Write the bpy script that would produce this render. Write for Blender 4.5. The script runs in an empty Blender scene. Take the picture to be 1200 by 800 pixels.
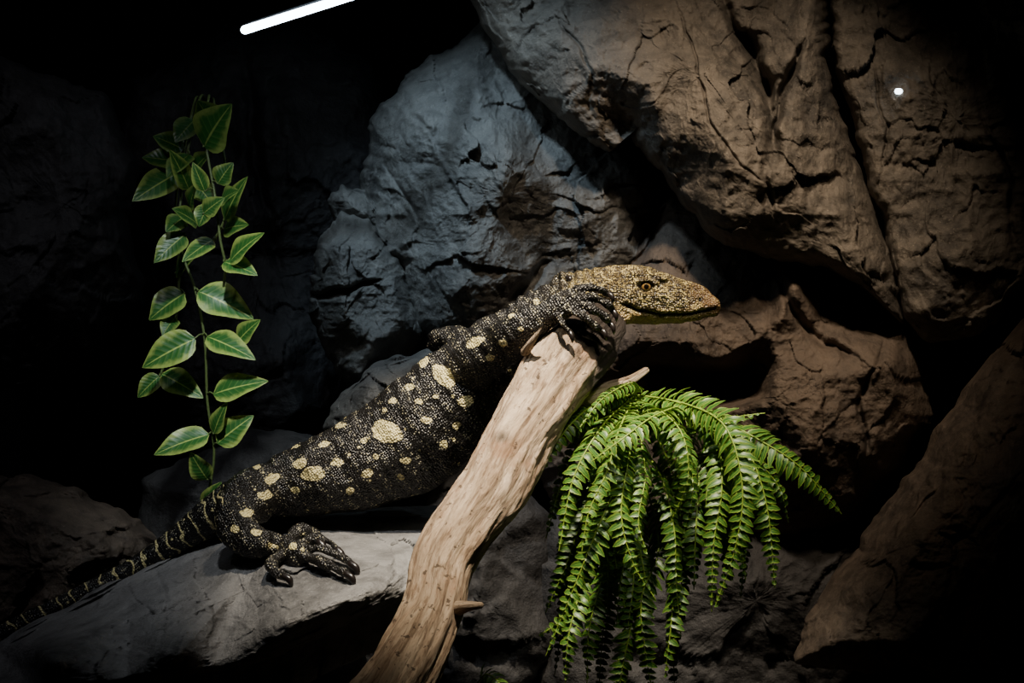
import bpy, math, random, bmesh
import numpy as np
from mathutils import Vector, geometry
random.seed(3); rng=np.random.RandomState(5)
S=bpy.context.scene
# ------------------------------------------------------------------ helpers
def P(px,py,y):
    k=(2.0+y)/2.0
    return np.stack([(np.asarray(px,float)-600)/1000*k, np.asarray(y,float)+0*np.asarray(px,float), (400-np.asarray(py,float))/1000*k],-1)
perm=rng.permutation(256); tab=rng.rand(256)*2-1
def H(i,j,k): return perm[(perm[(perm[i&255]+j)&255]+k)&255]
def vnoise(p):
    f=np.floor(p).astype(int); t=p-f; t=t*t*t*(t*(t*6-15)+10)
    x,y,z=f[:,0],f[:,1],f[:,2]; a,b,c=t[:,0],t[:,1],t[:,2]; r=0
    for i in (0,1):
        for j in (0,1):
            for k in (0,1):
                r=r+tab[H(x+i,y+j,z+k)]*(a if i else 1-a)*(b if j else 1-b)*(c if k else 1-c)
    return r
def fbm(p,o=4,g=.5):
    r=0;a=1
    for i in range(o):
        r=r+a*vnoise(p*(2.03**i)+17.3*i); a*=g
    return r
def ridged(p,o=4):
    r=0;a=1
    for i in range(o):
        r=r+a*(1-2*np.abs(vnoise(p*(2.1**i)+9.1*i))); a*=.5
    return r
def facet(q,seed):
    f=np.floor(q).astype(int); best=np.full(len(q),1e9); val=np.zeros(len(q))
    for i in (-1,0,1):
        for j in (-1,0,1):
            cx=f[:,0]+i; cy=f[:,1]+j
            h=H(cx,cy,seed+0*cx); h2=H(cx,cy,seed+7+0*cx); h3=H(cx,cy,seed+19+0*cx); h4=H(cx,cy,seed+31+0*cx)
            ox=cx+.5+.45*tab[h]; oy=cy+.5+.45*tab[h2]
            d=(q[:,0]-ox)**2+(q[:,1]-oy)**2
            v=tab[h3]*(q[:,0]-ox)+tab[h4]*(q[:,1]-oy)+.2*tab[(h+h3)&255]
            m=d<best; best[m]=d[m]; val[m]=v[m]
    return val
def segdist(X,Y,pl,par=False):
    d=np.full(X.shape,1e9); u=np.zeros(X.shape); n=len(pl)-1
    for i,((x0,y0),(x1,y1)) in enumerate(zip(pl[:-1],pl[1:])):
        dx,dy=x1-x0,y1-y0; t=np.clip(((X-x0)*dx+(Y-y0)*dy)/(dx*dx+dy*dy+1e-9),0,1)
        e=np.hypot(X-x0-t*dx,Y-y0-t*dy); m=e<d; d=np.where(m,e,d); u=np.where(m,(i+t)/n,u)
    return (d,u) if par else d
def make(name,V,F,mat=None,smooth=True,parent=None):
    me=bpy.data.meshes.new(name); me.from_pydata([tuple(v) for v in V],[],[tuple(f) for f in F]); me.update()
    if smooth: me.polygons.foreach_set('use_smooth',[True]*len(me.polygons))
    o=bpy.data.objects.new(name,me); S.collection.objects.link(o)
    if mat: me.materials.append(mat)
    if parent: o.parent=parent
    return o
def tag(o,label,cat,group=None,kind=None):
    o["label"]=label
    if cat: o["category"]=cat
    if group: o["group"]=group
    if kind: o["kind"]=kind
    return o
def empty(name,loc):
    o=bpy.data.objects.new(name,None); o.location=tuple(loc); o.empty_display_size=.03; S.collection.objects.link(o); return o
def adopt(c,p):
    c.parent=p; c.location=(-p.location.x,-p.location.y,-p.location.z)
def catmull(A,n):
    A=np.asarray(A,float); B=np.vstack([2*A[0]-A[1],A,2*A[-1]-A[-2]]); out=[]
    for i in range(1,len(B)-2):
        for k in range(n):
            t=k/n; p0,p1,p2,p3=B[i-1],B[i],B[i+1],B[i+2]
            out.append(.5*((2*p1)+(-p0+p2)*t+(2*p0-5*p1+4*p2-p3)*t*t+(-p0+3*p1-3*p2+p3)*t**3))
    out.append(A[-1]); return np.array(out)
def loft(pts,n=24,sub=5,ref=(0,-1,0),caps=True):
    """pts rows: px,py,y,r_inplane,r_depth (px units)"""
    A=catmull(pts,sub); k=(2+A[:,2])/2000
    C=np.array([P(a[0],a[1],a[2]) for a in A]); ra=np.maximum(A[:,3]*k,.0004); rb=np.maximum(A[:,4]*k,.0004)
    T=np.gradient(C,axis=0); T/=np.linalg.norm(T,axis=1)[:,None]
    if caps:
        pre=[];post=[]
        for a in (75,50,25):
            c,s=math.cos(math.radians(a)),math.sin(math.radians(a))
            r0=min(ra[0],rb[0]); r1=min(ra[-1],rb[-1])
            pre.append((C[0]-T[0]*r0*s,ra[0]*c,rb[0]*c,T[0])); post.insert(0,(C[-1]+T[-1]*r1*s,ra[-1]*c,rb[-1]*c,T[-1]))
        C=np.vstack([[p[0] for p in pre],C,[p[0] for p in post]]); ra=np.concatenate([[p[1] for p in pre],ra,[p[1] for p in post]])
        rb=np.concatenate([[p[2] for p in pre],rb,[p[2] for p in post]]); T=np.vstack([[p[3] for p in pre],T,[p[3] for p in post]])
    ref=np.array(ref,float); N=np.cross(T,ref); N/=np.linalg.norm(N,axis=1)[:,None]+1e-9; B=np.cross(N,T)
    th=np.linspace(0,2*np.pi,n,endpoint=False)
    V=(C[:,None,:]+ra[:,None,None]*np.cos(th)[None,:,None]*N[:,None,:]+rb[:,None,None]*np.sin(th)[None,:,None]*B[:,None,:])
    m=len(C); F=[]
    for i in range(m-1):
        for j in range(n):
            F.append((i*n+j,i*n+(j+1)%n,(i+1)*n+(j+1)%n,(i+1)*n+j))
    V=V.reshape(-1,3); V=np.vstack([V,C[0],C[-1]]); a=m*n
    for j in range(n): F.append((a,(j+1)%n,j)); F.append((a+1,(m-1)*n+j,(m-1)*n+(j+1)%n))
    return V,F,(C,th,T,np.sqrt(ra*rb))
def merge(parts):
    V=[];F=[];o=0
    for v,f in parts:
        V.append(v); F+= [tuple(i+o for i in q) for q in f]; o+=len(v)
    return np.vstack(V),F
# ------------------------------------------------------------------ node helpers
def newmat(name):
    m=bpy.data.materials.new(name); m.use_nodes=True; nt=m.node_tree
    return m,nt,nt.nodes['Principled BSDF']
def nd(nt,t,**kw):
    n=nt.nodes.new(t)
    for k,v in kw.items(): setattr(n,k,v)
    return n
def math_(nt,op,a,b=None,clamp=False):
    n=nt.nodes.new('ShaderNodeMath'); n.operation=op; n.use_clamp=clamp
    for i,x in enumerate((a,b)):
        if x is None: continue
        if isinstance(x,(int,float)): n.inputs[i].default_value=x
        else: nt.links.new(x,n.inputs[i])
    return n.outputs[0]
def mix(nt,f,a,b):
    n=nt.nodes.new('ShaderNodeMix'); n.data_type='RGBA'
    for s,x in ((0,f),(6,a),(7,b)):
        if isinstance(x,(int,float)): n.inputs[s].default_value=x
        elif isinstance(x,tuple): n.inputs[s].default_value=x if len(x)==4 else (*x,1)
        else: nt.links.new(x,n.inputs[s])
    return n.outputs[2]
def ramp(nt,src,stops):
    n=nt.nodes.new('ShaderNodeValToRGB'); e=n.color_ramp.elements
    while len(e)<len(stops): e.new(.5)
    for q,(p,c) in zip(e,stops): q.position=p; q.color=c if len(c)==4 else (*c,1)
    nt.links.new(src,n.inputs[0]); return n.outputs[0]
def sstep(nt,src,a,b):
    n=nt.nodes.new('ShaderNodeMapRange'); n.interpolation_type='SMOOTHSTEP'; n.inputs[1].default_value=a; n.inputs[2].default_value=b
    nt.links.new(src,n.inputs[0]); return n.outputs[0]
def noise(nt,vec,scale,detail=5,rough=.55,dist=0):
    n=nd(nt,'ShaderNodeTexNoise'); n.inputs['Scale'].default_value=scale; n.inputs['Detail'].default_value=detail
    n.inputs['Roughness'].default_value=rough; n.inputs['Distortion'].default_value=dist
    nt.links.new(vec,n.inputs['Vector']); return n.outputs['Fac']
def bump(nt,h,strength,dist,prev=None):
    b=nt.nodes.new('ShaderNodeBump'); b.inputs['Strength'].default_value=strength; b.inputs['Distance'].default_value=dist
    nt.links.new(h,b.inputs['Height'])
    if prev: nt.links.new(prev,b.inputs['Normal'])
    return b.outputs[0]
def rockmat(name,dark,light,rough=.72,bs=1.0):
    m,nt,b=newmat(name); co=nd(nt,'ShaderNodeTexCoord').outputs['Object']
    n1=noise(nt,co,5,4,.6,.4); n2=noise(nt,co,38,7,.64); n3=noise(nt,co,330,3,.6)
    f=math_(nt,'ADD',math_(nt,'MULTIPLY',n1,.55),math_(nt,'MULTIPLY',n2,.45))
    c=ramp(nt,f,[(.36,tuple(x*.65 for x in dark)),(.5,tuple((a+d)/2 for a,d in zip(dark,light))),(.65,light)])
    sp=sstep(nt,n3,.60,.72); c=mix(nt,math_(nt,'MULTIPLY',sp,.4),c,tuple(min(1,x*1.9) for x in light))
    mp=nd(nt,'ShaderNodeMapping'); nt.links.new(co,mp.inputs[0]); mp.inputs['Rotation'].default_value=(0,.75,0); mp.inputs['Scale'].default_value=(1,1,3.4)
    n4=noise(nt,mp.outputs[0],10,6,.6,.8); c=mix(nt,math_(nt,'MULTIPLY',sstep(nt,n4,.56,.70),.4),c,tuple(x*.4 for x in dark))
    v=nd(nt,'ShaderNodeTexVoronoi'); v.feature='DISTANCE_TO_EDGE'; v.inputs['Scale'].default_value=3.6
    nn=nd(nt,'ShaderNodeTexNoise'); nn.inputs['Scale'].default_value=6; nn.inputs['Detail'].default_value=6; nn.inputs['Roughness'].default_value=.62; nt.links.new(co,nn.inputs['Vector'])
    va=nd(nt,'ShaderNodeVectorMath'); va.operation='MULTIPLY_ADD'; nt.links.new(nn.outputs['Color'],va.inputs[0]); va.inputs[1].default_value=(.3,.3,.3); nt.links.new(co,va.inputs[2])
    nt.links.new(va.outputs[0],v.inputs['Vector'])
    cr=sstep(nt,v.outputs['Distance'],0,.005); msk=sstep(nt,n1,.54,.64)
    crk=math_(nt,'SUBTRACT',1,math_(nt,'MULTIPLY',math_(nt,'SUBTRACT',1,cr),msk))
    c=mix(nt,crk,tuple(x*.5 for x in dark),c)
    nt.links.new(c,b.inputs['Base Color']); b.inputs['Roughness'].default_value=rough; b.inputs['Specular IOR Level'].default_value=.4
    h=math_(nt,'ADD',math_(nt,'MULTIPLY',n2,1.0),math_(nt,'ADD',math_(nt,'MULTIPLY',n3,.14),math_(nt,'ADD',math_(nt,'MULTIPLY',crk,.10),math_(nt,'MULTIPLY',n4,.4))))
    nt.links.new(bump(nt,h,.8*bs,.009),b.inputs['Normal']); return m
M_brown=rockmat('rock_brown',(.085,.074,.062),(.22,.185,.145))
M_blue=rockmat('rock_slate',(.075,.073,.068),(.195,.185,.165),.62)
M_shaded=rockmat('rock_shaded',(.024,.023,.023),(.060,.058,.058))  # shade of the unlit boulders put into a dark rock colour
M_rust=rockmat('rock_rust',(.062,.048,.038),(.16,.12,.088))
M_slab=rockmat('rock_slab',(.11,.109,.108),(.25,.247,.243),.48,1.0)
# ------------------------------------------------------------------ rocks
def interp(X,Y,pts):
    pts=np.array(pts,float); co=[Vector((a,b)) for a,b in pts[:,:2]]
    r=geometry.delaunay_2d_cdt(co,[],[],0,.01); vs=np.array([tuple(v) for v in r[0]]); orig=[o[0] if o else 0 for o in r[3]]
    out=np.full(X.shape,np.nan)
    for t in r[2]:
        a,b,c=[vs[i] for i in t]; ya,yb,yc=[pts[orig[i],2] for i in t]
        D=(b[1]-c[1])*(a[0]-c[0])+(c[0]-b[0])*(a[1]-c[1])
        if abs(D)<1e-9: continue
        l1=((b[1]-c[1])*(X-c[0])+(c[0]-b[0])*(Y-c[1]))/D; l2=((c[1]-a[1])*(X-c[0])+(a[0]-c[0])*(Y-c[1]))/D; l3=1-l1-l2
        m=(l1>-.001)&(l2>-.001)&(l3>-.001); out[m]=(l1*ya+l2*yb+l3*yc)[m]
    bad=np.isnan(out)
    if bad.any():
        xb,yb=X[bad],Y[bad]; d=(xb[:,None]-pts[None,:,0])**2+(yb[:,None]-pts[None,:,1])**2; w=1/(d+4)**1.5
        out[bad]=(w*pts[None,:,2]).sum(1)/w.sum(1)
    return out
def rock(name,outline,inner,mat,label,center=None,cracks=(),rim=.06,t0=.82,back=(0,.06,0),NA=420,NR=110,amp=1.2,seed=1,edge=6,cat="rock",group=None,sm=5):
    O=np.array(outline,float); L=np.vstack([O,O[:1]]); d=np.concatenate([[0],np.cumsum(np.hypot(*np.diff(L[:,:2],axis=0).T))])
    s=np.linspace(0,d[-1],NA,endpoint=False); ox=np.interp(s,d,L[:,0]); oy=np.interp(s,d,L[:,1])
    for _ in range(3):
        ox=.5*ox+.25*(np.roll(ox,1)+np.roll(ox,-1)); oy=.5*oy+.25*(np.roll(oy,1)+np.roll(oy,-1))
    c=np.array(center if center else O[:,:2].mean(0),float)
    q=np.stack([ox/38,oy/38,np.full(NA,seed*3.1)],1); nn=fbm(q,4,.6); rr=np.hypot(ox-c[0],oy-c[1])
    ox=ox+(ox-c[0])/rr*nn*edge; oy=oy+(oy-c[1])/rr*nn*edge
    t=np.linspace(0,1,NR+1)[1:]**.8
    X=c[0]+t[:,None]*(ox-c[0])[None]; Y=c[1]+t[:,None]*(oy-c[1])[None]; X=np.append(X.ravel(),c[0]); Y=np.append(Y.ravel(),c[1]); TT=np.append(np.repeat(t,NA),0)
    pts=list(outline)+list(inner)
    y=0
    for dx,dy in ((0,0),(sm,0),(-sm,0),(0,sm),(0,-sm)): y=y+interp(X+dx,Y+dy,pts)/5
    q=np.stack([X/100,Y/100,np.full(X.shape,seed*5.7)],1)
    w=np.stack([fbm(q*1.5,3),fbm(q*1.5+50,3)],1)
    y=y+amp*(.014*fbm(q*.9,4,.45) -.004*ridged(q*2.2,5) +.015*facet(q[:,:2]*.9+w*.25,seed)+.006*facet(q[:,:2]*2.4+w*.4+5,seed+3)+.0014*facet(q[:,:2]*7+w*.8+5,seed+9)+.0014*fbm(q*14,3))
    for pl,wd,dp in cracks:
        dd,uu=segdist(X+9*w[:,0],Y+9*w[:,1],pl,True); tp=np.sqrt(np.clip(np.sin(np.pi*np.clip(uu,.0,1)),0,1))
        y=y+dp*tp*(.75+.5*w[:,1])*np.exp(-(dd/(wd*(.35+.65*tp)))**2)
    u=np.clip((TT-t0)/(1-t0),0,1); y=y+rim*(1-np.sqrt(np.maximum(1-u*u,0)))
    V=np.array(P(X,Y,y)); n=NR
    F=[]
    for j in range(NA): F.append((n*NA,j,(j+1)%NA))
    for i in range(n-1):
        a=i*NA
        for j in range(NA):
            k=(j+1)%NA; F.append((a+j,a+NA+j,a+NA+k,a+k))
    base=(n-1)*NA; ring=V[base:base+NA]; cen=V[n*NA]; off=n*NA+1; VV=[V]; prev=base
    for sc,b in ((.99,.35),(.93,.75),(.75,1.0)):
        VV.append(ring*sc+cen*(1-sc)*np.array([1,0,1])+ring*np.array([0,1,0])*(1-sc)+np.array(back)*b)
        for j in range(NA):
            k=(j+1)%NA; F.append((prev+j,off+j,off+k,prev+k))
        prev=off; off+=NA
    VV.append((ring.mean(0)+np.array(back))[None]); 
    for j in range(NA): F.append((prev+j,off,prev+(j+1)%NA))
    o=make(name,np.vstack(VV),F,mat); tag(o,label,cat,group); return o
A_out=[(500,-90,.5),(560,20,.5),(590,72,.48),(640,125,.45),(690,170,.42),(715,178,.42),(742,148,.42),(765,185,.38),(800,235,.35),(830,270,.33),(870,297,.32),(930,308,.33),(965,312,.35),(1010,335,.36),(1056,378,.36),(1050,320,.36),(1020,230,.36),(992,140,.36),(970,60,.37),(965,-90,.45)]
rock('boulder',A_out,[(620,20,.45),(660,110,.40),(700,80,.36),(760,100,.33),(800,60,.35),(780,160,.33),(850,180,.25),(850,255,.26),(930,240,.28),(900,120,.31),(885,60,.40),(940,60,.33),(980,250,.30),(1020,320,.33),(700,10,.42),(800,-20,.4),(960,160,.32)],M_brown,
 "massive overhanging brown-grey boulder with deep cracks above the lizard",center=(820,90),seed=2,
 cracks=[([(845,-40),(862,10),(880,50),(900,95),(910,160),(905,200)],8,.085),([(950,40),(935,75),(918,115),(908,170)],5,.06),([(640,20),(690,90),(715,175)],2.5,.012),([(790,0),(812,90),(830,150),(900,220)],2,.010),([(906,150),(898,215),(915,260)],2.5,.014),([(860,60),(905,110),(935,70)],9,.03)],NA=620,NR=170,rim=.075,t0=.88)
rock('boulder',[(962,-90,.40),(978,60,.38),(1000,140,.37),(1028,232,.37),(1060,368,.37),(1090,405,.4),(1150,392,.38),(1195,340,.36),(1290,260,.36),(1290,-90,.45)],[(1040,80,.36),(1080,200,.34),(1120,320,.32),(1160,180,.33),(1090,360,.34),(1200,100,.34)],M_brown,
 "dark brown boulder beside the overhanging rock",center=(1120,140),seed=5,rim=.035,t0=.9,cracks=[([(1015,60),(1035,150),(1025,200)],2,.012),([(1140,60),(1165,180),(1195,330)],3,.02)])
rock('boulder',[(428,165,.6),(432,145,.6),(460,105,.6),(500,70,.62),(560,30,.62),(640,20,.62),(720,110,.62),(800,190,.62),(800,250,.6),(770,310,.55),(700,340,.5),(650,350,.48),(600,390,.48),(560,410,.48),(500,420,.5),(476,370,.5),(466,320,.5),(440,300,.5),(425,260,.55),(415,210,.58)],
 [(600,185,.405),(578,250,.41),(560,130,.47),(500,140,.49),(510,270,.45),(480,220,.49),(470,170,.52),(650,220,.47),(680,260,.46),(740,220,.52),(600,320,.42),(540,340,.40),(560,290,.41),(640,300,.50),(600,120,.52)],M_blue,
 "large slate-grey boulder lit with bluish light behind the lizard",center=(590,230),seed=9,cracks=[([(500,150),(520,200),(548,245)],3,-.008),([(455,190),(480,250),(487,300)],3,.012),([(640,300),(620,330),(590,350)],7,.06)],NA=560,NR=150,amp=1.3)
rock('boulder',[(364,295,.5),(372,275,.5),(400,250,.5),(432,258,.5),(470,300,.5),(486,350,.5),(505,395,.5),(475,435,.5),(440,455,.5),(405,452,.5),(380,410,.5),(368,370,.5),(364,330,.5)],
 [(390,290,.44),(440,290,.44),(400,330,.42),(460,330,.43),(400,370,.42),(440,400,.40),(470,380,.42),(420,440,.43)],M_blue,"rounded blue-grey rock at the foot of the slate boulder",seed=12,cracks=[([(340,343),(370,346),(400,347),(450,335)],4,.045),([(470,310),(500,370)],3,.02)],NA=320,NR=80,rim=.05)
rock('boulder',[(385,235,.56),(400,215,.56),(430,225,.56),(455,270,.56),(430,290,.56),(395,270,.56)],[(410,235,.51),(430,250,.51)],M_blue,"small angular grey rock wedged between boulders",seed=14,NA=160,NR=40,rim=.03)
rock('boulder',[(150,90,.8),(250,30,.8),(340,20,.8),(440,80,.8),(500,200,.8),(460,330,.8),(430,480,.8),(380,560,.8),(250,600,.8),(160,500,.8),(130,300,.8)],[(340,150,.68),(390,180,.7),(300,250,.66),(360,300,.7),(330,420,.62),(350,480,.62),(220,300,.7),(200,450,.68)],M_shaded,"large boulder behind the trailing vine with shade put into its colour",center=(310,300),seed=17,cracks=[([(290,60),(300,200),(340,330)],8,.04)])
rock('boulder',[(725,330,.5),(745,280,.52),(780,225,.52),(830,240,.5),(900,280,.5),(980,310,.5),(1065,365,.48),(1095,420,.45),(1090,490,.42),(1060,550,.42),(1010,600,.42),(930,630,.45),(800,640,.5),(680,640,.5),(600,520,.5),(590,400,.5),(650,345,.5)],
 [(770,260,.50),(760,300,.46),(800,300,.43),(850,345,.38),(810,400,.35),(750,400,.36),(900,395,.36),(905,340,.42),(930,335,.36),(960,380,.40),(960,440,.33),(1040,430,.33),(830,428,.36),(830,452,.58),(870,450,.56),(785,448,.5),(905,470,.34),(830,482,.40),(950,520,.31),(1010,530,.35),(900,590,.42),(800,590,.46),(1060,480,.36),(910,420,.35)],M_rust,
 "warm brown rock ledge with a dark hollow beneath the overhang",center=(850,470),seed=21,cracks=[([(735,430),(800,438),(895,440)],10,.06),([(780,240),(760,290),(745,320)],4,.04),([(895,305),(925,360),(960,400),(1010,420)],5,.04),([(1040,400),(1010,470),(1020,540)],3,.02)],NA=560,NR=160)
rock('boulder',[(620,600,.52),(800,590,.52),(980,580,.52),(1080,600,.52),(1080,760,.5),(1000,900,.5),(640,900,.5)],[(750,700,.45),(900,680,.44),(980,720,.45)],M_shaded,"boulder behind the fern with deep shade put into its colour",seed=47,NA=240,NR=60)
rock('boulder',[(1300,300,.3),(1200,375,.3),(1150,430,.3),(1115,485,.3),(1088,530,.3),(1050,580,.3),(1008,645,.28),(970,690,.26),(940,740,.25),(928,778,.22),(1000,790,.2),(1060,782,.2),(1110,800,.2),(1300,850,.2)],[(1130,520,.2),(1100,600,.16),(1170,480,.2),(1040,690,.14),(1150,650,.13),(1230,550,.12),(1060,750,.12),(1220,720,.1),(980,750,.16)],M_rust,
 "sloping reddish-brown boulder below the ledge",center=(1150,640),seed=27,cracks=[([(1150,470),(1110,560),(1050,640)],3,.012),([(1200,560),(1120,640),(1100,740)],3,.012)],NA=480,NR=120)
rock('boulder',[(-90,40,.5),(40,80,.5),(120,110,.5),(165,190,.5),(150,260,.5),(165,330,.5),(110,430,.5),(-90,470,.5)],[(60,160,.42),(100,250,.4),(40,340,.4)],M_shaded,"dark rock in deep shadow beside the trailing vine",seed=31,NA=300,NR=80)
rock('boulder',[(-90,540,.4),(50,565,.4),(140,595,.4),(200,640,.4),(180,720,.4),(60,800,.4),(-90,820,.4)],[(40,600,.32),(120,640,.3),(60,700,.3)],M_rust,"dark brown rock behind the flat stone slab",seed=33,NA=300,NR=80)
rock('rock',[(380,500,.38),(398,462,.38),(440,428,.38),(500,410,.38),(540,420,.38),(530,480,.38),(470,540,.38),(400,540,.38)],[(430,455,.31),(480,440,.3),(430,500,.29),(410,480,.33)],M_blue,"blue-grey rock behind the lizard's back",seed=36,NA=220,NR=60,rim=.05,back=(0,.03,0))
rock('boulder',[(160,560,.5),(300,500,.5),(420,520,.5),(560,540,.5),(640,600,.5),(660,760,.5),(560,900,.5),(160,900,.5)],[(350,600,.42),(500,650,.42),(300,750,.42)],M_shaded,"dark boulder in shadow behind the slab and log",seed=38,NA=260,NR=60)
slab_out=[(-90,800,.20),(0,748,.20),(60,716,.20),(150,668,.2),(230,628,.2),(300,604,.2),(400,594,.2),(510,592,.2),(560,598,.18),(548,640,.1),(505,680,.0),(470,704,-.04),(400,738,-.07),(330,768,-.09),(250,788,-.09),(150,800,-.09),(50,812,-.08),(-90,860,-.08)]
slab_in=[(440,690,-.10),(380,713,-.13),(330,734,-.15),(200,765,-.15),(50,770,-.12),(300,650,.03),(400,642,.02),(150,712,.05),(480,650,.02)]
rock('stone_slab',slab_out,slab_in,M_slab,"flat grey stone slab the lizard lies on",center=(290,690),seed=41,amp=.6,rim=.03,t0=.9,back=(0,.02,-.07),edge=4,NA=420,NR=120,sm=12,cracks=[([(180,650),(195,690),(185,730)],2.5,.006),([(330,690),(380,700),(450,670)],2,.004)])
def slab_y(x,y): return float(interp(np.array([float(x)]),np.array([float(y)]),slab_out+slab_in)[0])
rock('boulder',[(-60,810,.1),(100,800,.1),(300,790,.1),(420,780,.1),(440,900,.1),(400,960,.1),(-60,960,.1)],[(100,860,.02),(300,860,.02)],M_shaded,"dark base boulder under the stone slab",seed=44,NA=200,NR=50,back=(0,.3,0))
# ------------------------------------------------------------------ enclosure
dk,nt,b=newmat('enclosure_black'); co=nd(nt,'ShaderNodeTexCoord').outputs['Object']; nt.links.new(ramp(nt,noise(nt,co,6,5),[(.3,(.008,.008,.009)),(.8,(.02,.02,.022))]),b.inputs['Base Color']); b.inputs['Roughness'].default_value=.9
sub,nt,b=newmat('substrate'); co=nd(nt,'ShaderNodeTexCoord').outputs['Object']; n=noise(nt,co,80,8,.7); nt.links.new(ramp(nt,n,[(.3,(.01,.008,.006)),(.8,(.05,.038,.026))]),b.inputs['Base Color']); b.inputs['Roughness'].default_value=.95; nt.links.new(bump(nt,n,.8,.01),b.inputs['Normal'])
def box(name,x0,x1,y0,y1,z0,z1,mat):
    V=[(x,y,z) for x in (x0,x1) for y in (y0,y1) for z in (z0,z1)]
    F=[(0,1,3,2),(4,6,7,5),(0,4,5,1),(2,3,7,6),(0,2,6,4),(1,5,7,3)]
    return make(name,V,F,mat,False)
zf=-.60
for nme,a in (('floor',(-1.3,1.3,-1.1,1.3,zf-.04,zf)),('wall_back',(-1.3,1.3,1.3,1.34,zf,1.3)),('wall_left',(-1.34,-1.3,-1.1,1.34,zf,1.3)),('wall_right',(1.3,1.34,-1.1,1.34,zf,1.3)),('ceiling',(-1.34,1.34,-1.1,1.34,1.3,1.34))):
    o=box(nme,*a,sub if nme=='floor' else dk); o["kind"]="structure"; o["label"]="black enclosure "+nme.replace('_',' ') if nme!='floor' else "dark soil enclosure floor"
# ------------------------------------------------------------------ driftwood
wm,nt,b=newmat('driftwood'); at=nd(nt,'ShaderNodeAttribute'); at.attribute_name='wco'
mp=nd(nt,'ShaderNodeMapping'); nt.links.new(at.outputs['Vector'],mp.inputs[0]); mp.inputs['Scale'].default_value=(1,1,.16)
g1=noise(nt,mp.outputs[0],60,8,.72,.6); g2=noise(nt,mp.outputs[0],230,5,.65,.3); g3=noise(nt,at.outputs['Vector'],13,5,.65)
c=ramp(nt,g1,[(.32,(.12,.075,.045)),(.43,(.37,.265,.175)),(.56,(.56,.435,.31)),(.72,(.70,.575,.43))])
c=mix(nt,math_(nt,'MULTIPLY',sstep(nt,g2,.50,.62),.65),c,(.15,.09,.052)); c=mix(nt,math_(nt,'MULTIPLY',sstep(nt,g3,.52,.66),.65),c,(.30,.17,.095))
pit=sstep(nt,noise(nt,at.outputs['Vector'],120,3),.62,.68); c=mix(nt,math_(nt,'MULTIPLY',pit,.8),c,(.05,.03,.018))
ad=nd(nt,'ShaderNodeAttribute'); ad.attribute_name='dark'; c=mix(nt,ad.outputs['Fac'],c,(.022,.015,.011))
nt.links.new(c,b.inputs['Base Color']); b.inputs['Roughness'].default_value=.7; b.inputs['Specular IOR Level'].default_value=.3
nt.links.new(bump(nt,math_(nt,'ADD',math_(nt,'MULTIPLY',g2,.5),g1),1,.007),b.inputs['Normal'])
def wood(pts,n=160,sub=26,seed=0,amp=1.):
    V,F,(C,th,T,R)=loft(pts,n,sub); m=len(C); s=np.concatenate([[0],np.cumsum(np.linalg.norm(np.diff(C,axis=0),axis=1))])
    q=np.stack([np.tile(np.cos(th),m)*1.1,np.tile(np.sin(th),m)*1.1,np.repeat(s,n)*7+seed],1)
    w=np.stack([np.tile(np.cos(th),m)*3.5,np.tile(np.sin(th),m)*3.5,np.repeat(s,n)*9+seed],1)
    Rr=np.repeat(R,n); d=(.17*fbm(q,3)+.06*fbm(w,4)+.016*fbm(w*[1,1,4]*3,3))*Rr*amp
    Cc=np.repeat(C,n,axis=0); dirv=V[:-2]-Cc; L=np.linalg.norm(dirv,axis=1)[:,None]+1e-9; V[:-2]+=dirv/L*d[:,None]
    return V,F,s,th,m,R
logp=[(372,905,-.32,42,42),(415,858,-.30,42,41),(464,800,-.27,39,38),(506,720,-.22,34,34),(530,645,-.17,34,35),(576,570,-.12,38,38),(604,518,-.09,39,38),(636,470,-.055,42,40),(662,430,-.025,46,42),(684,402,.0,44,38),(702,384,.012,32,30)]
V,F,s,th,m,R=wood(logp)
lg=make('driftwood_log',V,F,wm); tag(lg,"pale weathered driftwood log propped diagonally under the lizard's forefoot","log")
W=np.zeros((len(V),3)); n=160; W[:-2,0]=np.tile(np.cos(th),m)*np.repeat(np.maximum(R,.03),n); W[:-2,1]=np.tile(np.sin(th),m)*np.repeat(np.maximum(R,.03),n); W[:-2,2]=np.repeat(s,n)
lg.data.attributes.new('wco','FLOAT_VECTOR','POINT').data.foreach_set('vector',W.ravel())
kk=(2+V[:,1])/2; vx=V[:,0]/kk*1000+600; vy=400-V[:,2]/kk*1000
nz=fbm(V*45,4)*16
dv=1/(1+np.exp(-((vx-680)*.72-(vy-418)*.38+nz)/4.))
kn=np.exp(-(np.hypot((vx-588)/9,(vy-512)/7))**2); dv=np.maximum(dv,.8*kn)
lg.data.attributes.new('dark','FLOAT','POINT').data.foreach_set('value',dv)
def twig(pts,name,label,parent,amp=.8):
    V,F,s,th,m,R=wood(pts,n=20,sub=6,amp=amp,seed=4); o=make(name,V,F,wm,parent=parent)
    W=np.zeros((len(V),3)); W[:-2,0]=np.tile(np.cos(th),m)*.02; W[:-2,1]=np.tile(np.sin(th),m)*.02; W[:-2,2]=np.repeat(s,20)
    o.data.attributes.new('wco','FLOAT_VECTOR','POINT').data.foreach_set('vector',W.ravel()); o["label"]=label
twig([(616,412,-.06,6,6),(622,402,-.075,4.5,4.5),(629,392,-.082,2.5,3),(634,385,-.085,.8,.8)],'branch_stub',"pale broken splinter",lg,.2)
twig([(538,712,-.23,9,9),(550,710,-.245,6,6),(563,709,-.25,4,4)],'branch_stub',"short snapped twig",lg,.4)
twig([(690,465,-.02,12,12),(715,455,.0,9,9),(738,446,.01,6,6),(757,434,.02,4,4)],'branch_stub',"orange-brown broken side branch",lg,.5)
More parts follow.
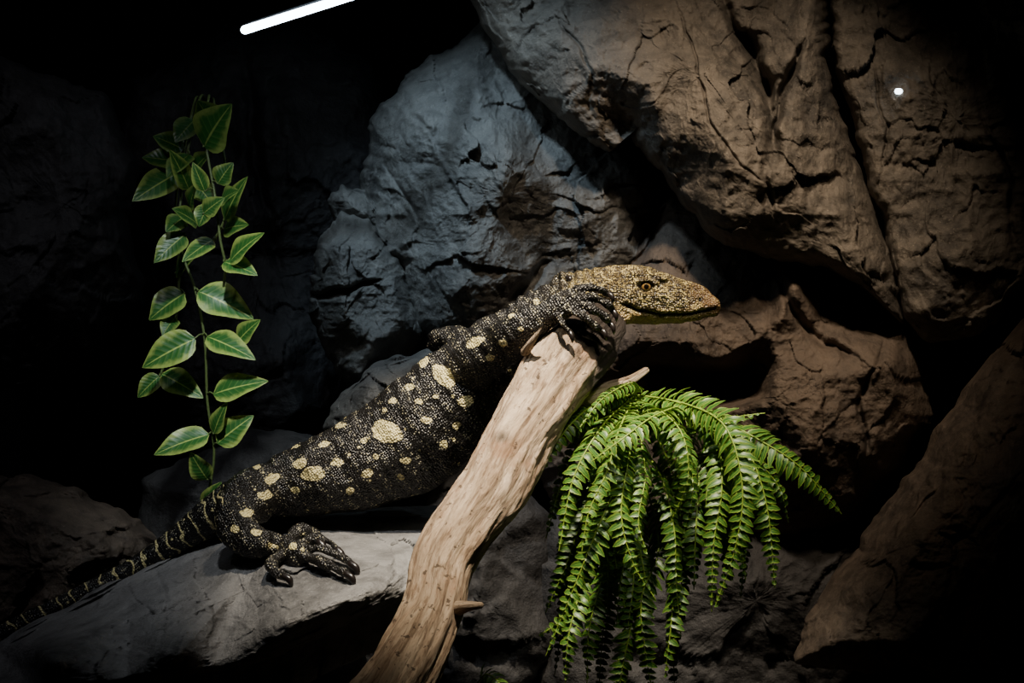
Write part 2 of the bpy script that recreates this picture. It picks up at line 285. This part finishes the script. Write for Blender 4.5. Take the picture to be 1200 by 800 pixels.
# ------------------------------------------------------------------ lizard
parts=[]
def T_(pts,n=20,sub=5):
    pts=[p if len(p)==5 else (*p,p[3]) for p in pts]; v,f,_=loft(pts,n,sub); parts.append((v,f))
spine=[(-80,790,.19,7,7),(0,742,.185,9,9),(55,715,.185,9,9),(110,688,.185,10,10),(165,660,.18,12,12),(215,628,.165,17,17),(252,602,.15,23,24),(290,583,.135,30,32),(332,572,.125,37,42),(380,557,.12,47,50),(432,539,.115,56,55),(484,512,.105,64,57),(527,470,.09,59,52),(558,432,.08,47,44),(592,400,.075,36,37),(632,371,.075,31,32),(668,352,.07,30,31),(700,346,.055,31,32),(724,345,.045,34,34),(750,346,.04,34,33),(775,350,.036,30,28),(800,354,.033,24.5,22),(820,357,.031,19,17),(832,359,.03,13,12)]
v,f,_=loft(spine,48,7); parts.append((v,f))
T_([(738,324,.022,8,9),(757,322,.018,7,9),(778,328,.018,5,7)]); T_([(738,324,.06,8,9),(757,322,.062,7,9),(778,328,.055,5,7)])
T_([(700,362,.035,14,14),(725,366,.022,15,13),(745,366,.022,11,10)]); T_([(700,362,.08,14,14),(725,366,.068,15,13),(745,366,.062,11,10)])
T_([(790,334,.031,9,12),(815,341,.03,9,13),(828,350,.03,9,11)])
EX,EY,EYD=757,336,.0115
ring=[(EX+11*math.cos(a),EY+7.6*math.sin(a),EYD,2.8,3.2) for a in np.linspace(0,2*math.pi,13)]
T_(ring,8,2); T_([(744,331,.011,2.6,3.5),(757,328,.009,3.2,4),(770,332,.011,2.4,3.5)],8,3); ring=[(p[0],p[1],.067,2.8,3.4) for p in ring]; T_(ring,8,2)
# near fore leg
T_([(545,438,.06,32,26),(566,418,.03,29,25),(592,400,-.005,26,23),(618,384,-.035,22,20),(642,367,-.052,18,16),(660,357,-.058,17,12),(676,352,-.055,14,9)],24)
fing=[[(662,346,-.056),(682,337,-.058),(700,338,-.055),(714,345,-.048)],
      [(668,350,-.06),(690,348,-.064),(708,354,-.06),(719,365,-.05)],
      [(668,356,-.062),(690,360,-.067),(706,369,-.063),(716,380,-.054)],
      [(664,361,-.063),(680,369,-.07),(694,379,-.068),(706,388,-.06)],
      [(652,366,-.062),(658,376,-.072),(664,384,-.074),(668,390,-.07)]]
claws=[]
def digit(f,r,cl=(6,9)):
    f=np.array(f,float); d=catmull(f,3); k=len(d); rr=[r*(1-.28*i/(k-1))*(1+.13*math.cos(i/(k-1)*6.28*2.5)) for i in range(k)]
    T_([(a[0],a[1],a[2],q,q) for a,q in zip(d,rr)],12,2)
    e=d[-1]; t=d[-1]-d[-2]; t=t/np.hypot(t[0],t[1]); claws.append((e,t,r*.62,cl))
for f in fing: digit(f,6.0,(6,11))
# far fore leg
T_([(556,412,.12,26,24),(530,398,.155,17,17),(512,400,.165,14,14),(524,404,.16,13,13),(570,395,.14,16,14),(615,372,.125,14,12),(640,352,.11,12,10),(652,340,.10,9,8)],16)
for f in [[(648,338,.09),(652,328,.075),(659,323,.06),(667,326,.05)],[(645,342,.10),(662,332,.08),(674,326,.06),(684,331,.045)]]: digit(f,5.5,(4,8))
# near hind leg
T_([(312,572,.10,30,26),(292,584,.07,33,28),(279,604,.045,28,25),(284,624,.025,24,21),(306,636,.005,20,17)],24)
sy=lambda x,y,h=.0: slab_y(x,y)-h
T_([(290,628,.02,21,18),(312,638,sy(312,645,.02),19,15),(336,645,sy(336,650,.018),18,12),(354,651,sy(354,656,.016),17,10)],20)
toes=[[(336,634),(352,622),(366,626),(376,637)],[(350,638),(368,630),(386,635),(397,646)],[(356,645),(376,643),(398,651),(413,662)],[(356,652),(376,657),(396,666),(408,674)],[(328,650),(318,660),(324,670),(334,676)]]
for t in toes:
    hs=(.020,.024,.018,.010)
    digit([(x,y,sy(x,y+4,h)) for (x,y),h in zip(t,hs)],7.4,(9,14))
# far hind leg
T_([(312,572,.16,28,24),(340,585,.2,22,20),(362,596,.21,15,14),(385,602,.205,11,9)],16)
V,F=merge(parts)
tmp=make('lizard_tmp',V,F)
md=tmp.modifiers.new('r','REMESH'); md.mode='VOXEL'; md.voxel_size=.00135
ms=tmp.modifiers.new('s','SMOOTH'); ms.factor=.5; ms.iterations=3
dg=bpy.context.evaluated_depsgraph_get(); dg.update()
me=bpy.data.meshes.new_from_object(tmp.evaluated_get(dg)); bpy.data.objects.remove(tmp)
me.name='monitor_lizard'; N=len(me.vertices)
co=np.empty(N*3); me.vertices.foreach_get('co',co); co=co.reshape(-1,3); no=np.empty(N*3); me.vertex_normals.foreach_get('vector',no); no=no.reshape(-1,3)
k=(2+co[:,1])/2; X=co[:,0]/k*1000+600; Y=400-co[:,2]/k*1000
disp=np.zeros(N); inhead=(X>690)&(Y<400)
side=np.abs(no[:,1])>.25
mouth=[(733,357),(748,364),(775,369),(800,369),(822,366),(838,362)]
dm=segdist(X,Y,mouth); mm=np.exp(-(dm/1.7)**2)*((X>725)); mm=np.where(inhead&(co[:,1]<.1),mm,0); disp-=.0032*mm; disp+=.0012*np.exp(-((dm-5)/3)**2)*inhead
eye=np.exp(-(np.hypot((X-EX)/8.5,(Y-EY)/5.2))**4)*inhead*side; disp-=.0045*eye
nos=np.exp(-(np.hypot(X-821,Y-351)/3)**2)*inhead*side; disp-=.004*nos
ear=np.exp(-(np.hypot((X-706)/3.5,(Y-350)/6))**2)*inhead*side; disp-=.003*ear
ax=co[:,0]*math.cos(.62)+co[:,2]*math.sin(.62); body=(X<690)&(X>255)
disp+=body*(.0020*fbm(np.stack([ax*55,co[:,1]*14,(co[:,2]*math.cos(.62)-co[:,0]*math.sin(.62))*14],1),3)+.0024*fbm(co*28,3))
disp+=inhead*.0012*fbm(co*90,3)
disp+=np.where((X>575)&(X<700)&(co[:,1]>.0),.0012*np.sin(X*.55+3*fbm(co*20,2)),0)
co2=co+no*disp[:,None]; me.vertices.foreach_set('co',co2.ravel())
big=[(520,440,16,9.5,40),(453,506,19,12,25),(546,470,9,6,0),(367,555,14,8,-10),(352,543,8,6,0),(480,452,6,4,0),(425,468,6,3.5,-30),(400,500,6,3.5,0),(395,540,7,4,0),(320,560,9,5.5,-20),(300,545,5,4,0),(500,492,6,4,0),(430,555,7,4,-10),(475,540,7,4,0),(555,400,10,5.5,-30),(590,402,5,4,0),(610,385,4,3,0),(575,418,5,4,0),(290,600,8,5,0),(275,620,6,4,0),(300,622,6,4,0),(310,580,8,5,0),(345,575,6,4,0),(520,520,5,4,0),(498,425,7,4,-40),(460,470,5,3.5,0),(380,520,6,3.5,-30),(345,522,5,3,0),(410,575,5,3.5,0),(535,500,5,4,0),(320,640,4,3,0),(345,640,4,3,0),(600,370,4,3,0),(628,352,4,3,0),(425,515,4,3,0),(440,535,4,3,0),(470,560,4,3,0),(490,470,4,3,0),(510,465,4,3,0),(450,480,4,2.5,0)]
sp=np.zeros(N); wx=X+1.6*fbm(co*140,2); wy=Y+1.6*fbm(co*140+9,2)
for bx,by,a,bb,an in big:
    c_,s_=math.cos(math.radians(an)),math.sin(math.radians(an)); u=(wx-bx)*c_+(wy-by)*s_; v_=-(wx-bx)*s_+(wy-by)*c_
    sp=np.maximum(sp,np.clip(1.6-1.1*np.hypot(u/a,v_/bb),0,1)*(no[:,1]<.2))
tailb=(X<262)*(.5+.5*np.sin(ax*2*math.pi/.021+1.5*fbm(co*60,2))); sp=np.maximum(sp,np.where(X<262,np.clip((tailb-.86)*6,0,1)*.9,0))
hd=1/(1+np.exp(-(X-672)/9)); hd=np.where((co[:,1]<-.03)|(Y>410)|((X<690)&(co[:,1]<.02)),0,hd)
throat=np.clip((Y-360)/14,0,1)*inhead; muz=np.clip((X-800)/35,0,1)*inhead
for nm,arr in (('spot',sp),('head',hd),('dk',np.clip(mm*1.2+eye*1.0+nos*1.3+ear*.8,0,1)),('throat',throat),('muz',muz)):
    me.attributes.new(nm,'FLOAT','POINT').data.foreach_set('value',arr.astype(np.float32))
me.polygons.foreach_set('use_smooth',[True]*len(me.polygons))
lm,nt,b=newmat('lizard_skin'); tc=nd(nt,'ShaderNodeTexCoord').outputs['Object']
def att(n): a=nd(nt,'ShaderNodeAttribute'); a.attribute_name=n; return a.outputs['Fac']
mp=nd(nt,'ShaderNodeMapping'); mp.inputs['Rotation'].default_value=(0,.62,0); nt.links.new(tc,mp.inputs[0]); bc=mp.outputs[0]
def vor(scale,vec,feat='F1',rnd=1.):
    v=nd(nt,'ShaderNodeTexVoronoi'); v.feature=feat; v.inputs['Scale'].default_value=scale; v.inputs['Randomness'].default_value=rnd; nt.links.new(vec,v.inputs['Vector']); return v
v1=vor(360,bc,rnd=.6); sepc=nd(nt,'ShaderNodeSeparateColor'); nt.links.new(v1.outputs['Color'],sepc.inputs[0])
dome=math_(nt,'SUBTRACT',1,math_(nt,'MULTIPLY',v1.outputs['Distance'],1.5))
ws=nd(nt,'ShaderNodeTexWave'); ws.inputs['Scale'].default_value=19; ws.inputs['Distortion'].default_value=1.6; ws.inputs['Detail'].default_value=2; nt.links.new(bc,ws.inputs['Vector'])
thr=math_(nt,'SUBTRACT',1.13,math_(nt,'MULTIPLY',ws.outputs['Fac'],.62))
fine=math_(nt,'MULTIPLY',math_(nt,'GREATER_THAN',sepc.outputs[0],thr),math_(nt,'LESS_THAN',v1.outputs['Distance'],.38))
v2=vor(70,bc,rnd=.45); sep2=nd(nt,'ShaderNodeSeparateColor'); nt.links.new(v2.outputs['Color'],sep2.inputs[0])
med=math_(nt,'MULTIPLY',math_(nt,'LESS_THAN',v2.outputs['Distance'],math_(nt,'MULTIPLY',sep2.outputs[1],.18)),math_(nt,'GREATER_THAN',sep2.outputs[0],.45))
inn=sstep(nt,v1.outputs['Distance'],.72,.5)
spots=math_(nt,'MULTIPLY',math_(nt,'MAXIMUM',med,sstep(nt,att('spot'),.40,.52)),math_(nt,'ADD',.35,math_(nt,'MULTIPLY',inn,.65)))
bodyc=mix(nt,fine,(.009,.008,.007),(.38,.35,.24)); bodyc=mix(nt,spots,bodyc,(.80,.69,.33))
v3=vor(400,tc,rnd=.8); hdark=sstep(nt,v3.outputs['Distance'],.34,.62); hn=noise(nt,tc,95,3,.6)
hcol=mix(nt,sstep(nt,hn,.42,.60),(.10,.072,.03),(.52,.41,.16)); hcol=mix(nt,hdark,hcol,(.025,.017,.008)); 
hcol=mix(nt,math_(nt,'MULTIPLY',att('throat'),.7),hcol,(.44,.29,.11)); hcol=mix(nt,math_(nt,'MULTIPLY',att('muz'),.4),hcol,(.28,.15,.065))
c=mix(nt,att('head'),bodyc,hcol); c=mix(nt,att('dk'),c,(.006,.004,.003))
nt.links.new(c,b.inputs['Base Color']); b.inputs['Roughness'].default_value=.36; b.inputs['Specular IOR Level'].default_value=.5
hm=nd(nt,'ShaderNodeMix'); nt.links.new(att('head'),hm.inputs[0]); nt.links.new(dome,hm.inputs[2]); nt.links.new(math_(nt,'SUBTRACT',1,math_(nt,'MULTIPLY',v3.outputs['Distance'],1.6)),hm.inputs[3])
nt.links.new(bump(nt,hm.outputs[0],.9,.0016),b.inputs['Normal'])
me.materials.clear(); me.materials.append(lm)
liz=bpy.data.objects.new('monitor_lizard',me); S.collection.objects.link(liz); tag(liz,"black monitor lizard with yellow spots and scaly yellow head on log","lizard")
cm,nt,b=newmat('claw_horn'); b.inputs['Base Color'].default_value=(.012,.009,.008,1); b.inputs['Roughness'].default_value=.28
for e,t,r,(l1,l2) in claws:
    p0=np.array([e[0]-t[0]*2,e[1]-t[1]*2]); p1=p0+t[:2]*l1*.8; p2=p1+np.array([t[0]*.45,t[1]*.45+.75])*l2*.45; p3=p2+np.array([t[0]*.1-.05,.9])*l2*.42
    pts=[(p0[0],p0[1],e[2],r,r),(p1[0],p1[1],e[2]-.004,r*.95,r*.8),(p2[0],p2[1],e[2]-.005,r*.6,r*.5),(p3[0],p3[1],e[2]-.001,r*.12,r*.12)]
    v,f,_=loft(pts,10,4); o=make('claw',v,f,cm,parent=liz); o["label"]="curved glossy black claw"
em,nt,b=newmat('lizard_eye'); tc=nd(nt,'ShaderNodeTexCoord').outputs['Object']; sx=nd(nt,'ShaderNodeSeparateXYZ'); nt.links.new(tc,sx.inputs[0])
rr=math_(nt,'SQRT',math_(nt,'ADD',math_(nt,'POWER',sx.outputs[0],2),math_(nt,'POWER',sx.outputs[2],2)))
nt.links.new(ramp(nt,math_(nt,'DIVIDE',rr,.0075),[(.38,(.004,.003,.002)),(.46,(.26,.15,.045)),(.66,(.12,.07,.022)),(.8,(.01,.007,.005))]),b.inputs['Base Color']); b.inputs['Roughness'].default_value=.06; b.inputs['Coat Weight'].default_value=.6
for yd in (.0138,.0662):
    bm=bmesh.new(); bmesh.ops.create_uvsphere(bm,u_segments=32,v_segments=20,radius=.0072); mesh=bpy.data.meshes.new('eye'); bm.to_mesh(mesh); bm.free()
    mesh.polygons.foreach_set('use_smooth',[True]*len(mesh.polygons)); mesh.materials.append(em)
    o=bpy.data.objects.new('eye',mesh); S.collection.objects.link(o); o.location=tuple(P(EX,EY,yd)); o.parent=liz; o["label"]="glossy amber-brown eye with round pupil"
# ------------------------------------------------------------------ foliage
def leafmat(name,inner,outer,e0,e1,veins=True,rough=.38):
    m,nt,b=newmat(name); uv=nd(nt,'ShaderNodeAttribute'); uv.attribute_name='luv'; s=nd(nt,'ShaderNodeSeparateXYZ'); nt.links.new(uv.outputs['Vector'],s.inputs[0])
    au=math_(nt,'ABSOLUTE',s.outputs[0]); co=nd(nt,'ShaderNodeTexCoord').outputs['Object']; n=noise(nt,co,90,4,.6)
    f=sstep(nt,math_(nt,'ADD',au,math_(nt,'MULTIPLY',math_(nt,'SUBTRACT',n,.5),.9)),e0,e1)
    c=mix(nt,f,inner,outer)
    if veins:
        w=math_(nt,'SINE',math_(nt,'MULTIPLY',math_(nt,'SUBTRACT',s.outputs[1],math_(nt,'MULTIPLY',au,.22)),52)); c=mix(nt,math_(nt,'MULTIPLY',sstep(nt,w,.6,1),.12),c,tuple(x*1.3 for x in outer))
        nt.links.new(bump(nt,w,.2,.0006),b.inputs['Normal'])
    c=mix(nt,sstep(nt,au,.07,.02),c,tuple(min(1,x*1.2) for x in outer))
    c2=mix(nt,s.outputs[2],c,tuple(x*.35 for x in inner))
    nt.links.new(c2,b.inputs['Base Color']); b.inputs['Roughness'].default_value=rough
    tr=nd(nt,'ShaderNodeBsdfTranslucent'); nt.links.new(c2,tr.inputs[0]); mx=nd(nt,'ShaderNodeMixShader'); mx.inputs[0].default_value=.2
    nt.links.new(b.outputs[0],mx.inputs[1]); nt.links.new(tr.outputs[0],mx.inputs[2]); nt.links.new(mx.outputs[0],nt.nodes['Material Output'].inputs[0]); return m
LM=leafmat('vine_leaf',(.035,.17,.03),(.46,.58,.13),.42,.95)
FM=leafmat('fern_leaf',(.035,.13,.018),(.24,.35,.045),.3,1.1,False,.42)
sm,nt,b=newmat('plant_stem'); b.inputs['Base Color'].default_value=(.10,.14,.04,1); b.inputs['Roughness'].default_value=.5
def leaf(base,tip,w,nrm,curl=.12,fold=.2,dark=0,nu=6,nv=12,wave=0,shape='ovate'):
    base=np.array(base);tip=np.array(tip);A=tip-base;L=np.linalg.norm(A);A/=L;nrm=np.array(nrm,float);nrm-=A*nrm.dot(A);nrm/=np.linalg.norm(nrm);Sd=np.cross(A,nrm)
    V=[];U=[];F=[]
    for j in range(nv+1):
        t=j/nv
        if shape=='ovate': ww=w*(math.sin(math.pi*t**.72)**.8*(1-.22*t) if 0<t<1 else .015)
        else: ww=w*min(1,.45+t*5)*max(.03,(1-t**2.2))**.7*(1+.12*math.sin(t*26))
        for i in range(nu+1):
            u=-1+2*i/nu; p=base+A*L*t+Sd*ww*u+nrm*(abs(u)*fold*ww - curl*L*(t-.35)**2*1.6 + wave*ww*math.sin(t*9+u*2)*abs(u))
            V.append(p);U.append((u,t,dark))
    for j in range(nv):
        for i in range(nu):
            a=j*(nu+1)+i; F.append((a,a+1,a+nu+2,a+nu+1))
    return np.array(V),F,U
def leafobj(name,LL,mat,extra=None):
    V,F=merge([(l[0],l[1]) for l in LL]); U=[u for l in LL for u in l[2]]
    o=make(name,V,F,mat); o.data.attributes.new('luv','FLOAT_VECTOR','POINT').data.foreach_set('vector',np.array(U).ravel()); return o
vine=empty('hanging_vine',P(240,115,.3)); tag(vine,"trailing vine with variegated green and yellow oval leaves hanging by rocks","plant")
st=[[(240,118,.72),(238,112,.5),(234,116,.3),(225,150,.24),(212,230,.22),(212,290,.2),(229,340,.19),(240,400,.18),(243,470,.18),(251,530,.18),(244,582,.18)],
    [(243,118,.72),(245,112,.5),(244,118,.3),(240,160,.2),(252,230,.17),(258,280,.16),(264,310,.16),(262,335,.16)],
    [(236,118,.72),(232,114,.5),(228,120,.3),(218,165,.25),(206,240,.25),(210,320,.24),(203,395,.23),(188,440,.23)],
    [(246,118,.72),(250,116,.5),(252,130,.25),(262,180,.2),(268,240,.2),(250,285,.2)]]
sp_=[];allst=[]
for s_ in st:
    v,f,_=loft([(a,b_,c_,1.6,1.6) for a,b_,c_ in s_],8,6); sp_.append((v,f)); allst.append(catmull(s_[2:],8))
allst=np.vstack(allst)
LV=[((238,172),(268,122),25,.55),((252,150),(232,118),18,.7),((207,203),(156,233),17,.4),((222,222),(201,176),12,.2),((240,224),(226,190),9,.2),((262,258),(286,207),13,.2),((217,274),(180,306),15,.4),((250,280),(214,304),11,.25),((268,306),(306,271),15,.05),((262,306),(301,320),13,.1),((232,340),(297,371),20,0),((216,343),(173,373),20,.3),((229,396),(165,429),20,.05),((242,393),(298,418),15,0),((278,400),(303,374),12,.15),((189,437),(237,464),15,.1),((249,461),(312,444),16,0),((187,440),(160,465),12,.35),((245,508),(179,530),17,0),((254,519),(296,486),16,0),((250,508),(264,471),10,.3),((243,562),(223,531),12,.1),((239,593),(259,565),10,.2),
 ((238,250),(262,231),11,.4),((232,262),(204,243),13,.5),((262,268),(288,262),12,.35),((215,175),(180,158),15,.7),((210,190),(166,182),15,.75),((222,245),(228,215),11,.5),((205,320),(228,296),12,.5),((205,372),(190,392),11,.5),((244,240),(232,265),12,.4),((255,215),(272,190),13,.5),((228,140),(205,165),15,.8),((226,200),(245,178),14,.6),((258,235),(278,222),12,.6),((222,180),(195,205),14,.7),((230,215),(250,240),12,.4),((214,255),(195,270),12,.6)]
LL=[]
for (bx,by),(tx,ty),w,dkk in LV:
    i=np.argmin(np.hypot(allst[:,0]-bx,allst[:,1]-by)); y0=allst[i,2]; dy=random.uniform(-.035,.01)
    B_=P(bx,by,y0-.01); T2=P(tx,ty,y0-.02+dy); n_=(random.uniform(-.3,.3),-1,random.uniform(.2,.8))
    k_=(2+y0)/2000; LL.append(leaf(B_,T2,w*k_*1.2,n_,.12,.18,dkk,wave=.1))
    q=allst[i]; v,f,_=loft([(q[0],q[1],q[2],1.2,1.2),((q[0]+bx)/2,(q[1]+by)/2-2,y0-.006,1.1,1.1),(bx,by,y0-.01,1,1)],6,3); sp_.append((v,f))
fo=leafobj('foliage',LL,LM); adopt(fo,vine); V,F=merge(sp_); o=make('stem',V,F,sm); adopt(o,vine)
# fern
fern=empty('fern',P(745,455,.06)); tag(fern,"bright green sword fern with drooping fronds hanging beside the driftwood log","fern")
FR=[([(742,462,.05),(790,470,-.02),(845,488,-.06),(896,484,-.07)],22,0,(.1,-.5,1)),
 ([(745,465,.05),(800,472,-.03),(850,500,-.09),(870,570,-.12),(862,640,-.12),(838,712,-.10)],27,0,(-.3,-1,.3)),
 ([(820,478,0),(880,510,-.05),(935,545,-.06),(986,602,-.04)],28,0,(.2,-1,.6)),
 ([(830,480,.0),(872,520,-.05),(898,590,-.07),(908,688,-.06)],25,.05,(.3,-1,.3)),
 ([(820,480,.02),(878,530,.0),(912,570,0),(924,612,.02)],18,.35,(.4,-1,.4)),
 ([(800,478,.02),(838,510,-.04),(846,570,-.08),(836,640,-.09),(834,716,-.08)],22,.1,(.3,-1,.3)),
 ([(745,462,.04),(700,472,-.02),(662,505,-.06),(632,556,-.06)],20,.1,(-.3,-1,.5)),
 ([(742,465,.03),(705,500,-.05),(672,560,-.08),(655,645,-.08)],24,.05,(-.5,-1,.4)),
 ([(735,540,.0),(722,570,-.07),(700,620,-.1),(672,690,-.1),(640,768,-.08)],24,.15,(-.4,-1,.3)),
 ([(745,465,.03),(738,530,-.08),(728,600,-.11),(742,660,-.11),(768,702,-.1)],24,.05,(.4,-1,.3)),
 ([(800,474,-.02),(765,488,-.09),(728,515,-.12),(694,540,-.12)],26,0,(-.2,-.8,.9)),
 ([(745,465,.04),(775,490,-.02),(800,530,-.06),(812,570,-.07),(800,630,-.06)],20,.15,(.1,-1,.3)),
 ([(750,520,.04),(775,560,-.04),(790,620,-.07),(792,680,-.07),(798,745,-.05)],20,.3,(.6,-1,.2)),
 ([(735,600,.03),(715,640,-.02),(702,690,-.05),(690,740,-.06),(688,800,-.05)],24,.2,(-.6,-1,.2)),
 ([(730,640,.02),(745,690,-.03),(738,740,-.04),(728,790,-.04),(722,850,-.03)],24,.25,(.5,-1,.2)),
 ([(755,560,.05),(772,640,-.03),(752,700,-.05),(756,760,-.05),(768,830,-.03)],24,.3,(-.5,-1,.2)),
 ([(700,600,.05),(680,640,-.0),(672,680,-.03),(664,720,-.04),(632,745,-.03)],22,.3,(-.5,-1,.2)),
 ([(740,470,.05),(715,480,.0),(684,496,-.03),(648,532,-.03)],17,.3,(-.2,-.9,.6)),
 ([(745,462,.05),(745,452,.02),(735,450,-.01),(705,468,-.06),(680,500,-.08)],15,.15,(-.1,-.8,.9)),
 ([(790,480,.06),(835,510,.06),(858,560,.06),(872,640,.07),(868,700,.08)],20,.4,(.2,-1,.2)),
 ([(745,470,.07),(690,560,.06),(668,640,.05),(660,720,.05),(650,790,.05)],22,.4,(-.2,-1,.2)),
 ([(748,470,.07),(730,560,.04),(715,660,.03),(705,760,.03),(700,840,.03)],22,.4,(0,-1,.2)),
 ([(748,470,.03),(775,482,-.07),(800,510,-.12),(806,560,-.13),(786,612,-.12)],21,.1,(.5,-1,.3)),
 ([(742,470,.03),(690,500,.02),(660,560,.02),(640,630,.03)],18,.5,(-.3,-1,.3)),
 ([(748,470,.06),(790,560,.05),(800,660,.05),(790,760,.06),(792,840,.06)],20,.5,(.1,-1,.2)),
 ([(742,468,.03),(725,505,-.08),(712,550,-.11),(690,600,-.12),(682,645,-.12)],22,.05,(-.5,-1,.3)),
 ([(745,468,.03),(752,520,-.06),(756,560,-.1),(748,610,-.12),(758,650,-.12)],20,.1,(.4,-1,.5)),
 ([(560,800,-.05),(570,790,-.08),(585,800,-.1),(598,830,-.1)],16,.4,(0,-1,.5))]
rf=random.Random(11)
for i in range(24):
    wide=i>=14
    x0=rf.uniform(775,870) if wide else rf.uniform(690,800); y0=rf.uniform(490,545) if wide else rf.uniform(500,640); dx=rf.uniform(-35,25)+(x0-760)*.15; ln=rf.uniform(90,160) if wide else rf.uniform(110,190); z0=rf.uniform(.0,.05)
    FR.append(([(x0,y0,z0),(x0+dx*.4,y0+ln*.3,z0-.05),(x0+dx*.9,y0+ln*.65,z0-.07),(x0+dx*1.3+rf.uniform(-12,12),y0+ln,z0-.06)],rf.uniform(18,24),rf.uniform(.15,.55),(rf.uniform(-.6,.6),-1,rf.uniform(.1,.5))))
for pts,pl,dkk,nn in FR:  # dkk: dim light on lower fronds put into the leaf colour
    A=catmull(pts,16); C=np.array([P(a[0],a[1],a[2]) for a in A]); s=np.concatenate([[0],np.cumsum(np.linalg.norm(np.diff(C,axis=0),axis=1))])
    v,f,_=loft([(a[0],a[1],a[2],1.3*(1-.6*i/len(pts)),1.3*(1-.6*i/len(pts))) for i,a in enumerate(pts)],6,8)
    LL=[(v,f,[(0,.5,dkk*.6)]*len(v))]; L=s[-1]; x=.012; tw=random.uniform(-.4,.4)
    while x<L-.002:
        c_=np.array([np.interp(x,s,C[:,i]) for i in range(3)]); c2=np.array([np.interp(min(x+.004,L),s,C[:,i]) for i in range(3)]); c1=np.array([np.interp(max(x-.004,0),s,C[:,i]) for i in range(3)])
        t=x/L
        T=c2-c1; T/=np.linalg.norm(T); n_=np.array(nn,float)+np.array([tw*(t*2-.6),0,0]); n_-=T*n_.dot(T); n_/=np.linalg.norm(n_); Sd=np.cross(T,n_)
        pr=min(1,.35+t*3.2)*max(.12,1-t**3.2); ln=pl/1000*pr*random.uniform(.85,1.1)
        for sg in (-1,1):
            d=Sd*sg+T*random.uniform(.15,.5)-n_*random.uniform(.0,.5)+np.array([0,0,-.15]); d/=np.linalg.norm(d)
            LL.append(leaf(c_,c_+d*ln,.0048*(.6+.4*pr),n_+Sd*sg*random.uniform(.1,.45)+T*random.uniform(-.5,.1),random.uniform(.1,.4),.35,min(1,max(0,dkk+random.uniform(-.1,.12))),nu=2,nv=7,shape='pinna'))
        x+=.0088*random.uniform(.9,1.1)
    o=leafobj('frond',LL,FM); adopt(o,fern)
# ------------------------------------------------------------------ lamps and glint
tm,nt,b=newmat('tube_glow'); b.inputs['Base Color'].default_value=(.8,.9,1,1); b.inputs['Emission Color'].default_value=(.72,.88,1,1); b.inputs['Emission Strength'].default_value=18
hm_,nt,b=newmat('lamp_housing'); b.inputs['Base Color'].default_value=(.012,.012,.013,1); b.inputs['Roughness'].default_value=.6
lf=empty('tube_lamp',P(400,-10,.25)); tag(lf,"slim glowing white fluorescent tube lamp over the rocks","lamp")
v,f,_=loft([(287,35,.25,5,5),(350,15,.25,5,5),(410,-4,.25,5,5),(480,-27,.25,5,5)],20,4); o=make('tube',v,f,tm); adopt(o,lf); o["label"]="glowing white tube"
v,f,_=loft([(289,30,.268,3,6),(350,10,.268,3,6),(480,-32,.268,3,6)],12,3); o=make('lamp_housing',v,f,hm_); adopt(o,lf)
v,f,_=loft([(480,-38,.26,5,5),(478,-200,.26,5,5),(478,-730,.26,5,5)],10,3); o=make('mounting_rod',v,f,hm_); adopt(o,lf)
bpy.context.view_layer.update(); dg=bpy.context.evaluated_depsgraph_get()
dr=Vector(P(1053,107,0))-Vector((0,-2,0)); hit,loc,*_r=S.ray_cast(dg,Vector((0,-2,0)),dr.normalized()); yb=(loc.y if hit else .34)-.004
bl=empty('lamp_glint',P(1053,107,yb)); tag(bl,"tiny glowing white bead standing in for a lamp reflection on the dark rock","lamp")  # added glowing bead imitating a lamp's reflection, no lamp here
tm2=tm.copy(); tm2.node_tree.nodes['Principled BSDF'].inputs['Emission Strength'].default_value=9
v,f,_=loft([(1052,107,yb,3.6,3.6),(1054,107,yb,3.6,3.6)],16,2); o=make('glint_bead',v,f,tm2); adopt(o,bl)
v,f,_=loft([(1053,107,yb+.003,3,3),(1053.5,107,yb+.02,3,3)],12,3,ref=(0,0,1)); o=make('glint_backing',v,f,hm_); adopt(o,bl)
def spot(loc,target,power,color,size,blend,rad=.05):
    l=bpy.data.lights.new('spot','SPOT'); l.energy=power; l.color=color; l.spot_size=math.radians(size); l.spot_blend=blend; l.shadow_soft_size=rad
    o=bpy.data.objects.new('spot_light',l); S.collection.objects.link(o); o.location=loc; o.rotation_euler=(Vector(target)-Vector(loc)).to_track_quat('-Z','Y').to_euler(); return o
spot((.02,-.60,1.15),(.02,-.03,-.08),300,(1,.86,.67),31,1,.03)
spot((.20,-.6,1.15),(.30,.33,.17),72,(1,.82,.62),33,1,.05)
spot((.35,-.7,1.1),(.34,.33,-.02),30,(1,.78,.55),30,1,.05)
spot((-.30,-.35,1.2),(-.04,.5,.17),62,(.58,.79,1),30,1,.05)
spot((-.3,-.7,1.0),(-.22,.10,-.15),30,(.92,.96,1),32,1,.04)
spot((-.30,-.7,1.0),(-.38,.2,.0),38,(.88,.97,1),19,1,.04)
spot((.45,-.9,.9),(.20,0,-.20),26,(1,.97,.82),24,1,.05)
spot((-.8,-.6,1.0),(-.75,.4,-.05),7,(.9,.9,1),60,1,.06)  # added faint fill for the left rocks, no visible source
w=bpy.data.worlds.new('World'); S.world=w; w.use_nodes=True; w.node_tree.nodes['Background'].inputs[0].default_value=(.25,.4,.6,1); w.node_tree.nodes['Background'].inputs[1].default_value=.006
cam=bpy.data.cameras.new('Camera'); cam.lens=60; cam.sensor_width=36; cam.clip_start=.01
o=bpy.data.objects.new('Camera',cam); S.collection.objects.link(o); o.location=(0,-2,0); o.rotation_euler=(math.radians(90),0,0); S.camera=o
